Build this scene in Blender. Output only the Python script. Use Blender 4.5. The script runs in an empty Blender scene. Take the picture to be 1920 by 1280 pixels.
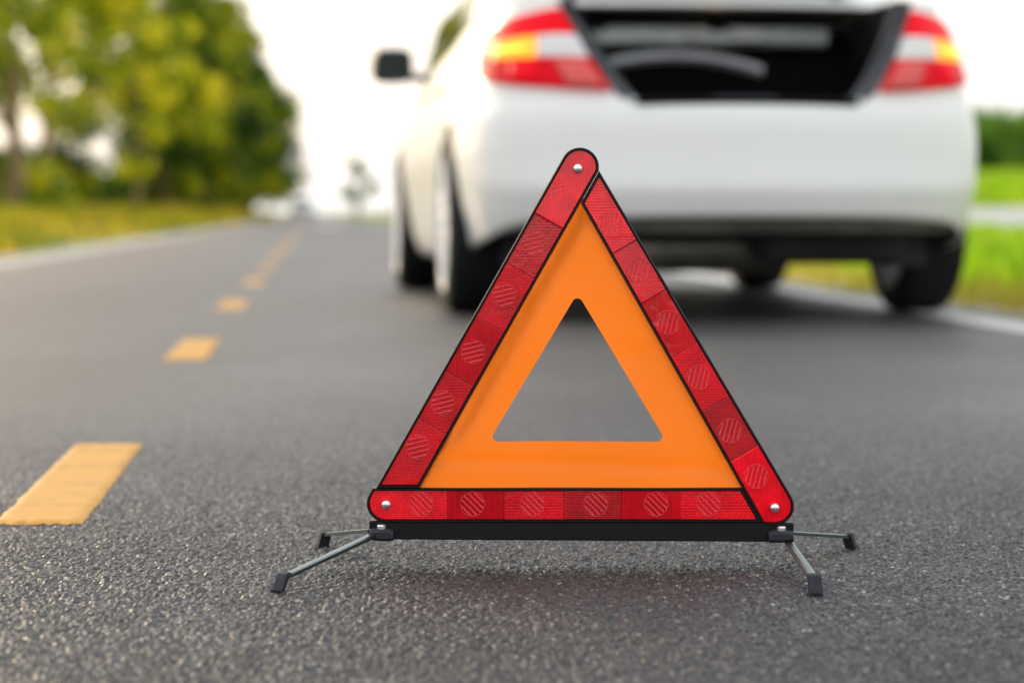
import bpy, math, random
import numpy as np
from mathutils import Vector, Matrix
R = math.radians
scene = bpy.context.scene
COL = scene.collection

# ------------------------------------------------------------------ camera, sky, sun, exposure
CAMH = 0.345
FPX = 4533.0            # focal length in photo pixels (85 mm on 36 mm, 1920 px wide)
PITCH = math.atan(240 / FPX)
TRI_Y = 2.352           # distance of the warning triangle
cam_d = bpy.data.cameras.new('camera')
cam_d.lens = 85.0; cam_d.sensor_width = 36.0
cam_d.clip_start = 0.05; cam_d.clip_end = 6000
cam_d.dof.use_dof = True
cam_d.dof.focus_distance = 2.345
cam_d.dof.aperture_fstop = 4.2
cam = bpy.data.objects.new('camera', cam_d); COL.objects.link(cam)
cam.location = (0, 0, CAMH)
cam.rotation_euler = (math.pi / 2 - PITCH, 0, 0)
scene.camera = cam

SUN_EL, SUN_AZ = R(17), R(-32)     # azimuth from +Y, negative = left
world = bpy.data.worlds.new('World'); scene.world = world
world.use_nodes = True
wt = world.node_tree; wn = wt.nodes; wl = wt.links
wn.clear()
wo = wn.new('ShaderNodeOutputWorld'); bg = wn.new('ShaderNodeBackground')
sky = wn.new('ShaderNodeTexSky'); sky.sky_type = 'NISHITA'; sky.sun_disc = False
sky.sun_elevation = SUN_EL; sky.sun_rotation = SUN_AZ
sky.air_density = 1.2; sky.dust_density = 4.0; sky.ozone_density = 1.0
tc = wn.new('ShaderNodeTexCoord'); mp = wn.new('ShaderNodeMapping'); mp.inputs['Scale'].default_value = (1, 1, 3.5)
nz = wn.new('ShaderNodeTexNoise'); nz.inputs['Scale'].default_value = 2.2; nz.inputs['Detail'].default_value = 5
rp = wn.new('ShaderNodeValToRGB')
rp.color_ramp.elements[0].position = 0.35; rp.color_ramp.elements[0].color = (10.9, 11.0, 11.2, 1)
rp.color_ramp.elements[1].position = 0.65; rp.color_ramp.elements[1].color = (16.0, 16.5, 17.0, 1)
mx = wn.new('ShaderNodeMix'); mx.data_type = 'RGBA'; mx.inputs[0].default_value = 0.66
wl.new(tc.outputs['Generated'], mp.inputs[0]); wl.new(mp.outputs[0], nz.inputs['Vector'])
wl.new(nz.outputs['Fac'], rp.inputs[0]); wl.new(sky.outputs[0], mx.inputs[6]); wl.new(rp.outputs[0], mx.inputs[7])
wl.new(mx.outputs[2], bg.inputs[0]); bg.inputs[1].default_value = 0.085
wl.new(bg.outputs[0], wo.inputs[0])

sun_d = bpy.data.lights.new('sun', 'SUN'); sun_d.energy = 1.2; sun_d.angle = R(12); sun_d.color = (1.0, 0.78, 0.50)
sun = bpy.data.objects.new('sun', sun_d); COL.objects.link(sun)
sdir = Vector((math.sin(SUN_AZ) * math.cos(SUN_EL), math.cos(SUN_AZ) * math.cos(SUN_EL), math.sin(SUN_EL)))
sun.rotation_euler = sdir.to_track_quat('Z', 'Y').to_euler()
sun.location = (-20, 30, 30)
vs = scene.view_settings
vs.view_transform = 'Standard'; vs.look = 'None'; vs.gamma = 1; vs.exposure = 0.64; vs.use_curve_mapping = False
scene.cycles.max_bounces = 8
scene.cycles.transparent_max_bounces = 8

# ------------------------------------------------------------------ helpers
def ray(x, y):
    dx, dy = (x - 960) / FPX, (640 - y) / FPX
    f = Vector((0, math.cos(PITCH), -math.sin(PITCH))); u = Vector((0, math.sin(PITCH), math.cos(PITCH)))
    return Vector((dx, 0, 0)) + f + u * dy
def ground(x, y, z=0.0):
    d = ray(x, y); t = (z - CAMH) / d.z
    return Vector((d.x * t, d.y * t, z))
def on_y(x, y, Y):
    d = ray(x, y); t = Y / d.y
    return Vector((d.x * t, Y, CAMH + d.z * t))

def tag(o, label=None, cat=None, group=None, kind=None):
    if label: o['label'] = label
    if cat: o['category'] = cat
    if group: o['group'] = group
    if kind: o['kind'] = kind
    return o
def empty(name, loc, rz=0.0):
    o = bpy.data.objects.new(name, None); COL.objects.link(o)
    o.location = loc; o.rotation_euler = (0, 0, rz); o.empty_display_size = 0.1
    return o
def link(name, me, mat=None, parent=None, smooth=False, bevel=0.0, seg=2, angle=35):
    o = bpy.data.objects.new(name, me); COL.objects.link(o)
    if mat and not me.materials: me.materials.append(mat)
    if parent: o.parent = parent
    if smooth:
        me.polygons.foreach_set('use_smooth', [True] * len(me.polygons))
        try: me.set_sharp_from_angle(angle=R(angle))
        except Exception: pass
    if bevel > 0:
        b = o.modifiers.new('bevel', 'BEVEL'); b.width = bevel; b.segments = seg; b.limit_method = 'ANGLE'; b.angle_limit = R(40)
    return o
def mesh(name, verts, faces, mat=None, parent=None, **k):
    me = bpy.data.meshes.new(name)
    me.from_pydata([tuple(v) for v in verts], [], faces); me.update()
    return link(name, me, mat, parent, **k)
class MB:
    def __init__(s): s.v = []; s.f = []
    def add(s, v, f):
        n = len(s.v); s.v += [tuple(p) for p in v]; s.f += [tuple(i + n for i in q) for q in f]; return s
    def box(s, c, sz, rot=None):
        c = Vector(c); h = [q / 2 for q in sz]; vs_ = []
        for sx in (-1, 1):
            for sy in (-1, 1):
                for sz_ in (-1, 1):
                    p = Vector((sx * h[0], sy * h[1], sz_ * h[2]))
                    if rot is not None: p = rot @ p
                    vs_.append(p + c)
        return s.add(vs_, [(0, 1, 3, 2), (4, 6, 7, 5), (0, 4, 5, 1), (2, 3, 7, 6), (0, 2, 6, 4), (1, 5, 7, 3)])
    def tube(s, pts, r, n=8, caps=True):
        pts = [Vector(p) for p in pts]; rr = r if isinstance(r, (list, tuple)) else [r] * len(pts)
        rings = []
        for i, p in enumerate(pts):
            d = (pts[min(i + 1, len(pts) - 1)] - pts[max(i - 1, 0)]).normalized()
            a = d.cross(Vector((0, 0, 1)) if abs(d.z) < 0.9 else Vector((1, 0, 0))).normalized(); b = d.cross(a)
            rings.append([p + (a * math.cos(t) + b * math.sin(t)) * rr[i] for t in [2 * math.pi * k / n for k in range(n)]])
        v = [q for g in rings for q in g]; f = []
        for i in range(len(pts) - 1):
            for k in range(n):
                f.append((i * n + k, i * n + (k + 1) % n, (i + 1) * n + (k + 1) % n, (i + 1) * n + k))
        if caps: f += [tuple(range(n))[::-1], tuple((len(pts) - 1) * n + k for k in range(n))]
        return s.add(v, f)
    def lathe(s, prof, n=32, axis='x', c=(0, 0, 0), a0=0.0, a1=2 * math.pi):
        full = abs(a1 - a0 - 2 * math.pi) < 1e-6; m = n if full else n + 1
        v = []
        for (h, r) in prof:
            for k in range(m):
                t = a0 + (a1 - a0) * k / n
                ca, sa = r * math.cos(t), r * math.sin(t)
                p = {'x': (h, ca, sa), 'y': (ca, h, sa), 'z': (ca, sa, h)}[axis]
                v.append((p[0] + c[0], p[1] + c[1], p[2] + c[2]))
        f = []
        for i in range(len(prof) - 1):
            for k in range(n):
                k2 = (k + 1) % m if full else k + 1
                f.append((i * m + k, i * m + k2, (i + 1) * m + k2, (i + 1) * m + k))
        return s.add(v, f)
    def grid(s, rows):
        m = len(rows[0]); v = [p for r in rows for p in r]
        f = [(i * m + j, i * m + j + 1, (i + 1) * m + j + 1, (i + 1) * m + j) for i in range(len(rows) - 1) for j in range(m - 1)]
        return s.add(v, f)
    def prism(s, poly, fa, fb):
        """poly: 2-D points; fa/fb map a 2-D point to the front / back 3-D point"""
        n = len(poly); v = [fa(p) for p in poly] + [fb(p) for p in poly]
        f = [tuple(range(n)), tuple(range(2 * n - 1, n - 1, -1))] + [(i, i + n, (i + 1) % n + n, (i + 1) % n) for i in range(n)]
        return s.add(v, f)
    def build(s, name, mat=None, parent=None, fix=True, **k):
        me = bpy.data.meshes.new(name); me.from_pydata(s.v, [], s.f); me.update()
        if fix:
            import bmesh
            b = bmesh.new(); b.from_mesh(me); bmesh.ops.recalc_face_normals(b, faces=b.faces); b.to_mesh(me); b.free()
        return link(name, me, mat, parent, **k)

# ------------------------------------------------------------------ materials
def mat(name, col, rough=0.5, metal=0.0, spec=0.5, coat=0.0, emit=None, es=0.0, noise=None, bump=None, ior=1.5):
    """noise=(scale, amount): value mottling; bump=(scale, distance)"""
    m = bpy.data.materials.new(name); m.use_nodes = True
    nt = m.node_tree; b = nt.nodes['Principled BSDF']; L = nt.links
    b.inputs['Base Color'].default_value = (*col, 1); b.inputs['Roughness'].default_value = rough
    b.inputs['Metallic'].default_value = metal; b.inputs['Specular IOR Level'].default_value = spec
    b.inputs['Coat Weight'].default_value = coat; b.inputs['Coat Roughness'].default_value = 0.04; b.inputs['IOR'].default_value = ior
    if emit: b.inputs['Emission Color'].default_value = (*emit, 1); b.inputs['Emission Strength'].default_value = es
    if noise or bump:
        t = nt.nodes.new('ShaderNodeTexCoord')
    if noise:
        n = nt.nodes.new('ShaderNodeTexNoise'); n.inputs['Scale'].default_value = noise[0]; n.inputs['Detail'].default_value = 6
        L.new(t.outputs['Object'], n.inputs['Vector'])
        mr = nt.nodes.new('ShaderNodeMapRange'); mr.inputs['From Min'].default_value = .3; mr.inputs['From Max'].default_value = .7
        mr.inputs['To Min'].default_value = 1 - noise[1]; mr.inputs['To Max'].default_value = 1 + noise[1]
        L.new(n.outputs['Fac'], mr.inputs['Value'])
        vm = nt.nodes.new('ShaderNodeVectorMath'); vm.operation = 'SCALE'; vm.inputs[0].default_value = col
        L.new(mr.outputs[0], vm.inputs['Scale']); L.new(vm.outputs[0], b.inputs['Base Color'])
    if bump:
        n = nt.nodes.new('ShaderNodeTexNoise'); n.inputs['Scale'].default_value = bump[0]; n.inputs['Detail'].default_value = 5
        L.new(t.outputs['Object'], n.inputs['Vector'])
        bp = nt.nodes.new('ShaderNodeBump'); bp.inputs['Distance'].default_value = bump[1]; bp.inputs['Strength'].default_value = 1.0
        L.new(n.outputs['Fac'], bp.inputs['Height']); L.new(bp.outputs[0], b.inputs['Normal'])
    return m
def nodes(m): return m.node_tree.nodes, m.node_tree.links, m.node_tree.nodes['Principled BSDF']

M = {}
M['paint'] = mat('white_car_paint', (.80, .79, .775), .42, 0, .4, .45, noise=(3, .015))
M['paint'].node_tree.nodes['Principled BSDF'].inputs['Coat Roughness'].default_value = .22
M['black_plastic'] = mat('black_plastic', (.005, .005, .006), .42, 0, .25, noise=(60, .3), bump=(900, .00015))
M['black_rim'] = mat('black_frame_plastic', (.006, .005, .006), .36, 0, .28, bump=(500, .0001))
M['rubber'] = mat('black_rubber', (.016, .018, .024), .55, 0, .4, noise=(80, .4), bump=(700, .0003))
M['tyre'] = mat('tyre_rubber', (.010, .010, .011), .7, 0, .3, noise=(30, .3))
M['steel'] = mat('zinc_steel', (.13, .17, .175), .36, 1.0, .5, noise=(90, .2), bump=(250, .0001))
M['rivet'] = mat('rivet_aluminium', (.80, .80, .82), .28, 1.0)
M['alloy'] = mat('silver_alloy', (.85, .85, .88), .5, 0.1, .4)
M['dark'] = mat('dark_underbody', (.012, .012, .012), .8, noise=(8, .5))
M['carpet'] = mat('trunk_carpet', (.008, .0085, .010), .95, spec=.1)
M['seal'] = mat('trunk_seal', (.05, .053, .062), .6)
M['shelf'] = mat('grey_metal_shelf', (.62, .65, .65), .42, 0.1, noise=(9, .35))
M['shelf2'] = mat('grey_trim', (.34, .34, .36), .5, noise=(7, .3))
M['glass'] = mat('tinted_glass', (.015, .02, .02), .05, 0, .8)
M['mirror'] = mat('dark_mirror_glass', (.012, .022, .018), .35, 0, .3)
M['lamp_red'] = mat('red_lamp_lens', (.62, .0, .010), .4, 0, .12, .0, emit=(1, .0, .01), es=.22)
M['lamp_red2'] = mat('deep_red_lamp_lens', (.50, .0, .008), .4, 0, .12, .0, emit=(1, .0, .01), es=.15)
M['lamp_amber'] = mat('lit_amber_lamp', (.85, .30, .02), .4, emit=(1.0, .34, .01), es=.8)
M['lamp_core'] = mat('lit_amber_core', (.9, .5, .05), .4, emit=(1.0, .52, .04), es=1.3)
M['lamp_clear'] = mat('clear_lamp_lens', (.74, .71, .71), .3, 0, .4, .1)
M['lamp_pink'] = mat('pale_red_lens', (.75, .12, .11), .4, 0, .2, .0)
M['headlight'] = mat('headlight_glass', (.6, .62, .64), .1, 0, .6)
M['valance'] = mat('grey_valance', (.10, .10, .085), .6, noise=(5, .4))
M['bark'] = mat('tree_bark', (.24, .16, .08), .9, noise=(6, .5), bump=(20, .03))
M['silver'] = mat('exhaust_metal', (.25, .23, .2), .45, .8, noise=(10, .4))

def asphalt_mat():
    m = mat('asphalt', (.1, .1, .1), .7, spec=.42); N, L, b = nodes(m)
    t = N.new('ShaderNodeTexCoord')
    v = N.new('ShaderNodeTexVoronoi'); v.inputs['Scale'].default_value = 290; v.feature = 'F1'
    L.new(t.outputs['Object'], v.inputs['Vector'])
    sp = N.new('ShaderNodeSeparateColor'); L.new(v.outputs['Color'], sp.inputs[0])
    r = N.new('ShaderNodeValToRGB'); e = r.color_ramp.elements
    e[0].position = 0; e[0].color = (.022, .021, .023, 1); e[1].position = 1; e[1].color = (.42, .40, .37, 1)
    for p, c in ((.4, (.034, .034, .036)), (.8, (.062, .060, .062)), (.93, (.108, .102, .098)), (.98, (.18, .165, .145))):
        q = e.new(p); q.color = (*c, 1)
    L.new(sp.outputs[0], r.inputs[0])
    n1 = N.new('ShaderNodeTexNoise'); n1.inputs['Scale'].default_value = 1.3; n1.inputs['Detail'].default_value = 7; n1.inputs['Roughness'].default_value = .62
    L.new(t.outputs['Object'], n1.inputs['Vector'])
    mr = N.new('ShaderNodeMapRange'); mr.inputs['From Min'].default_value = .3; mr.inputs['From Max'].default_value = .7
    mr.inputs['To Min'].default_value = .70; mr.inputs['To Max'].default_value = 1.30; L.new(n1.outputs['Fac'], mr.inputs['Value'])
    # longitudinal wear streaks (wheel tracks) along the road
    mp_ = N.new('ShaderNodeMapping'); mp_.inputs['Rotation'].default_value = (0, 0, -ROADA); mp_.inputs['Scale'].default_value = (1.6, .05, 1)
    n2 = N.new('ShaderNodeTexNoise'); n2.inputs['Scale'].default_value = 1.0; n2.inputs['Detail'].default_value = 3
    L.new(t.outputs['Object'], mp_.inputs[0]); L.new(mp_.outputs[0], n2.inputs['Vector'])
    mr2 = N.new('ShaderNodeMapRange'); mr2.inputs['From Min'].default_value = .3; mr2.inputs['From Max'].default_value = .7
    mr2.inputs['To Min'].default_value = .72; mr2.inputs['To Max'].default_value = 1.25; L.new(n2.outputs['Fac'], mr2.inputs['Value'])
    mu = N.new('ShaderNodeMath'); mu.operation = 'MULTIPLY'; L.new(mr.outputs[0], mu.inputs[0]); L.new(mr2.outputs[0], mu.inputs[1])
    sc = N.new('ShaderNodeVectorMath'); sc.operation = 'SCALE'; L.new(r.outputs[0], sc.inputs[0]); L.new(mu.outputs[0], sc.inputs['Scale'])
    # the left lane blends to a lighter brown towards its outer edge
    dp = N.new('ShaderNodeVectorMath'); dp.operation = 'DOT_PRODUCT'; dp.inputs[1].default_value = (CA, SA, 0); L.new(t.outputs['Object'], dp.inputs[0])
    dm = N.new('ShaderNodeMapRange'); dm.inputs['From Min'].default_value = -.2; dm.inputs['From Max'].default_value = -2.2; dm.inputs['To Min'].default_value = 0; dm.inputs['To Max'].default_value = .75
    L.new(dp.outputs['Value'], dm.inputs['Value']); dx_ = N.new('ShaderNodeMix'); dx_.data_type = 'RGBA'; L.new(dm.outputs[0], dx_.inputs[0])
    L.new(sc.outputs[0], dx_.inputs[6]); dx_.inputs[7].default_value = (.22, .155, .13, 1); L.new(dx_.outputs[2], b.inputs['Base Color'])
    n3 = N.new('ShaderNodeTexNoise'); n3.inputs['Scale'].default_value = 330; n3.inputs['Detail'].default_value = 3
    L.new(t.outputs['Object'], n3.inputs['Vector'])
    bp = N.new('ShaderNodeBump'); bp.inputs['Distance'].default_value = .0014; L.new(n3.outputs['Fac'], bp.inputs['Height'])
    L.new(bp.outputs[0], b.inputs['Normal'])
    rr = N.new('ShaderNodeMapRange'); rr.inputs['To Min'].default_value = .38; rr.inputs['To Max'].default_value = .7
    L.new(sp.outputs[1], rr.inputs['Value']); L.new(rr.outputs[0], b.inputs['Roughness'])
    return m
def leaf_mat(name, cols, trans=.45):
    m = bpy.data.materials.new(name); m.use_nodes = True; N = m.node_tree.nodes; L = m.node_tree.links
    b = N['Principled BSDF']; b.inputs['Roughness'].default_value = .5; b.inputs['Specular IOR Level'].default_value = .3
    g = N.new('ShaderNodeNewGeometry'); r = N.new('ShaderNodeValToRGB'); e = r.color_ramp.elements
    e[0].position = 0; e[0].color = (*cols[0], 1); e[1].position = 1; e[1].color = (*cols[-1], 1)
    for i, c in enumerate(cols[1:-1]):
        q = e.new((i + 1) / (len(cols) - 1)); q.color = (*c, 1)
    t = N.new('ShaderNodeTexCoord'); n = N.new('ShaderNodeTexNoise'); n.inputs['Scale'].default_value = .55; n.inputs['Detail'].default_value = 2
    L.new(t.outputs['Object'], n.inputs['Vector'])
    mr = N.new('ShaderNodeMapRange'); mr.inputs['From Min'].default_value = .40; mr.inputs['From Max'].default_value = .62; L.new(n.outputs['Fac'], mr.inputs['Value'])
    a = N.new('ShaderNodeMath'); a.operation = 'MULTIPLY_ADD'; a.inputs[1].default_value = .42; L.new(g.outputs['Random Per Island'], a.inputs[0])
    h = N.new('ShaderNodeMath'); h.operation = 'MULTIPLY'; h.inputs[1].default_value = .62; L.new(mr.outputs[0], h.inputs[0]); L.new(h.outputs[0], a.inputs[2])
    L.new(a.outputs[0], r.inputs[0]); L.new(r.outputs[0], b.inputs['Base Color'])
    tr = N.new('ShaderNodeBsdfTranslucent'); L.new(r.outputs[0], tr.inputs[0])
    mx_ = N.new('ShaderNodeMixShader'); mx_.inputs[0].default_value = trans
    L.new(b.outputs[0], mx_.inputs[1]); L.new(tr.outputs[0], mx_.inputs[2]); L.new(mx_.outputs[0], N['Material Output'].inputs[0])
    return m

# ------------------------------------------------------------------ road frame
ROADA = math.atan(370 / FPX)        # the road runs a little to the left
CA, SA = math.cos(ROADA), math.sin(ROADA)
def rd(lat, lon, z=0.0): return Vector((lat * CA - lon * SA, lat * SA + lon * CA, z))
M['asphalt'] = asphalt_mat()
rng = np.random.default_rng(5)
LEFT_E, RIGHT_E = -2.32, 2.34

# hashed jittered-cell stones: height field of coarse aggregate
def hash2(ix, iy, k):
    h = (ix.astype(np.int64) * 73856093) ^ (iy.astype(np.int64) * 19349663) ^ (k * 83492791)
    h = (h ^ (h >> 13)) * 1274126177 & 0x7fffffff
    return ((h ^ (h >> 16)) & 0xffff) / 65535.0
def stones(x, y, cell, seed):
    gx, gy = np.floor(x / cell), np.floor(y / cell); best = np.full(x.shape, -1.0)
    for i in (-1, 0, 1):
        for j in (-1, 0, 1):
            cx, cy = gx + i, gy + j
            px = (cx + hash2(cx, cy, seed)) * cell; py = (cy + hash2(cx, cy, seed + 1)) * cell
            r = cell * (.45 + .35 * hash2(cx, cy, seed + 2)); hh = .35 + .65 * hash2(cx, cy, seed + 3)
            d2 = ((x - px) ** 2 + (y - py) ** 2) / r ** 2
            best = np.maximum(best, hh * np.sqrt(np.clip(1 - d2, 0, 1)))
    return np.clip(best, 0, 1)
NC, NR = 880, 1080
us = np.linspace(-.25, .25, NC); zs = 1.6 * np.exp(np.linspace(0, math.log(4.8 / 1.6), NR))
U, Z = np.meshgrid(us, zs); X = U * Z
hgt = .0022 * stones(X, Z, .0044, 11) + .0021 * stones(X, Z, .0076, 31) + .0013 * stones(X, Z, .0034, 71)
# depressions between stones, low wave
edge = np.minimum.reduce([(U + .25) / .01, (.25 - U) / .01, (Z - 1.6) / .1, (4.8 - Z) / 2.2]); edge = np.clip(edge, 0, 1)
hgt = (hgt - .0032) * edge
V = np.stack([X, Z, hgt], -1).reshape(-1, 3)
idx = np.arange(NC * NR).reshape(NR, NC)
F = np.stack([idx[:-1, :-1], idx[:-1, 1:], idx[1:, 1:], idx[1:, :-1]], -1).reshape(-1, 4)
nv = len(V)
corner = [idx[0, 0], idx[0, -1], idx[-1, -1], idx[-1, 0]]
# the rest of the road around the finely modelled patch (flat, butted to the patch outline)
far0, far1 = -60.0, 900.0
ex = [rd(LEFT_E, far0), rd(RIGHT_E, far0), rd(RIGHT_E, 1.5), rd(RIGHT_E, 5.1), rd(RIGHT_E, far1), rd(LEFT_E, far1), rd(LEFT_E, 4.5), rd(LEFT_E, 1.4)]
V = np.vstack([V, np.array([tuple(p) for p in ex])])
e = [nv + i for i in range(8)]
left_col = list(idx[:, 0]); right_col = list(idx[:, -1]); top_row = list(idx[-1, :]); bot_row = list(idx[0, :])
extra = [[e[0], e[1], e[2]] + bot_row[::-1] + [e[7]],
         [e[2], e[3]] + right_col[::-1],
         [e[3], e[4], e[5], e[6]] + top_row,
         [e[6], e[7]] + left_col]
faces = F.tolist() + [[int(i) for i in q] for q in extra]
me = bpy.data.meshes.new('asphalt_road')
loops = np.array([i for q in faces for i in q], dtype=np.int32); tot = np.array([len(q) for q in faces], dtype=np.int32)
me.vertices.add(len(V)); me.vertices.foreach_set('co', V.astype(np.float32).ravel())
me.loops.add(len(loops)); me.loops.foreach_set('vertex_index', loops)
me.polygons.add(len(faces)); me.polygons.foreach_set('loop_start', np.concatenate([[0], np.cumsum(tot)[:-1]]).astype(np.int32))
me.polygons.foreach_set('use_smooth', np.array([True] * len(F) + [False] * 4)); me.update(calc_edges=True); me.validate()
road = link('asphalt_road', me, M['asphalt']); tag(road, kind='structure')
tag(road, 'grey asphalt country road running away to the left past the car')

# painted markings: sheets with ragged ends lying on the aggregate
def paint_mat(name, c, c2):
    m = mat(name, c, .6, spec=.3); N, L, b = nodes(m); t = N.new('ShaderNodeTexCoord')
    n = N.new('ShaderNodeTexNoise'); n.inputs['Scale'].default_value = 9; n.inputs['Detail'].default_value = 9; n.inputs['Roughness'].default_value = .7
    L.new(t.outputs['Object'], n.inputs['Vector']); r = N.new('ShaderNodeValToRGB')
    r.color_ramp.elements[0].position = .32; r.color_ramp.elements[0].color = (*c2, 1)
    r.color_ramp.elements[1].position = .5; r.color_ramp.elements[1].color = (*c, 1)
    L.new(n.outputs['Fac'], r.inputs[0]); L.new(r.outputs[0], b.inputs['Base Color'])
    n3 = N.new('ShaderNodeTexNoise'); n3.inputs['Scale'].default_value = 260
    L.new(t.outputs['Object'], n3.inputs['Vector']); bp = N.new('ShaderNodeBump'); bp.inputs['Distance'].default_value = .0012
    L.new(n3.outputs['Fac'], bp.inputs['Height']); L.new(bp.outputs[0], b.inputs['Normal'])
    return m
M['yellow'] = paint_mat('yellow_road_paint', (.58, .29, .04), (.42, .21, .035))
M['white_line'] = paint_mat('white_road_paint', (.60, .60, .57), (.42, .41, .38))
def marking(name, la0, la1, lo0, lo1, m, nx=10, ny=60, jag=.004, z0=.0038):
    rr = random.Random(int(lo0 * 10)); rows = []
    je = [[rr.uniform(-jag, jag) for _ in range(nx + 1)] for _ in range(2)]
    for j in range(ny + 1):
        v = j / ny; row = []; a = rr.uniform(-jag, jag) * .6; b_ = rr.uniform(-jag, jag) * .6
        for i in range(nx + 1):
            u = i / nx; la = la0 + (la1 - la0) * u + a * (1 - u) + b_ * u
            lo = lo0 + (lo1 - lo0) * v + je[0][i] * (1 - v) * 1.5 + je[1][i] * v * 1.5
            edge_ = .0 if (0 < i < nx and 0 < j < ny) else -.0035
            row.append(rd(la, lo, z0 + edge_ + rr.uniform(-.0004, .0004)))
        rows.append(row)
    g = MB().grid(rows); o = g.build(name, m, road, fix=False, smooth=True)
    return o
for k in range(14):
    s0 = 2.706 + 3.03 * k
    marking('lane_dash', -.357, -.258, s0, s0 + .92, M['yellow'], 14 if k < 2 else 4, 90 if k < 2 else 12)
for k in range(14, 60):
    s0 = 2.706 + 3.03 * k
    marking('lane_dash', -.357, -.258, s0, s0 + .92, M['yellow'], 1, 1)
marking('edge_line', 2.06, 2.22, -10, 60, M['white_line'], 4, 240)
marking('edge_line', 2.06, 2.22, 60.001, 800, M['white_line'], 1, 20)
marking('edge_line', -2.20, -2.05, -10, 60, M['white_line'], 4, 240)
marking('edge_line', -2.20, -2.05, 60.001, 800, M['white_line'], 1, 20)
marking('road_sheen_patch', -.05, .9, 62, 95, mat('painted_road_sheen', (.20, .19, .17), .5, noise=(.7, .3)), 3, 6)  # bright sheen on the distant road, painted as a pale sheet

# ------------------------------------------------------------------ terrain
def terr(lat, lon=50.0):
    xs = [-600, -60, -14, -7, -5.2, -3.4, -2.6, -2.3, 2.3, 2.7, 4.5, 9.3, 15, 24, 43, 90, 600]
    hs = [3.0, .9, .50, .36, .30, .08, .00, -.03, -.03, -.02, .00, .0, .42, .95, 2.1, 2.3, 4.0]
    return float(np.interp(lat, xs, hs))
def ground_mat():
    m = mat('grass_soil', (.1, .16, .03), .95, spec=.15); N, L, b = nodes(m); t = N.new('ShaderNodeTexCoord')
    n = N.new('ShaderNodeTexNoise'); n.inputs['Scale'].default_value = .55; n.inputs['Detail'].default_value = 8; n.inputs['Roughness'].default_value = .65
    L.new(t.outputs['Object'], n.inputs['Vector']); r = N.new('ShaderNodeValToRGB'); e_ = r.color_ramp.elements
    e_[0].position = .36; e_[0].color = (.035, .07, .006, 1); e_[1].position = .62; e_[1].color = (.46, .24, .08, 1)
    q = e_.new(.52); q.color = (.20, .30, .010, 1)
    L.new(n.outputs['Fac'], r.inputs[0]); L.new(r.outputs[0], b.inputs['Base Color']); return m
M['grass_soil'] = ground_mat()
lats = sorted(set([-600, -300, -120, -60, -30, -20, -14, -10, -7, -6, -5.2, -4.4, -3.4, -2.9, -2.6, -2.3, 2.3, 2.5, 2.7, 3.2, 4.5, 6.5, 8, 9.3, 11, 13, 15, 19, 24, 33, 43, 60, 90, 160, 300, 600]))
lons = [-200, -60, -20] + [0 + 2.5 * i for i in range(0, 40)] + [110, 130, 160, 200, 260, 350, 500, 700, 1000, 2000, 3500]
rs = random.Random(3); rows = []
for lo in lons:
    rows.append([rd(la, lo, terr(la) + (0 if abs(la) < 2.9 or 9 < la < 15.5 else rs.uniform(-.05, .05))) for la in lats])
MB().grid(rows).build('grass_ground', M['grass_soil'], fix=False, smooth=True)['kind'] = 'structure'
M['concrete'] = mat('pale_concrete', (.42, .43, .41), .8, noise=(.6, .15))
rows = [[rd(la, lo, terr(la) + .05) for la in (9.2, 9.3, 11, 13, 14.9, 15.0)] for lo in (-60, 0, 30, 60, 120, 300, 900)]
MB().grid(rows).build('side_road', M['concrete'], fix=False)['kind'] = 'structure'
rows = [[rd(la, lo, z) for la, z in ((LEFT_E - .22, .003), (LEFT_E, .001))] for lo in np.linspace(-20, 300, 60)]
MB().grid(rows).build('gravel_shoulder', mat('pale_gravel', (.34, .31, .22), .95, noise=(5, .35)), fix=False)['kind'] = 'structure'
rows = [[rd(la, lo, z) for la, z in ((RIGHT_E, .001), (RIGHT_E + .22, .003))] for lo in np.linspace(-20, 300, 60)]
MB().grid(rows).build('gravel_shoulder', bpy.data.materials['pale_gravel'], fix=False)['kind'] = 'structure'

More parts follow.
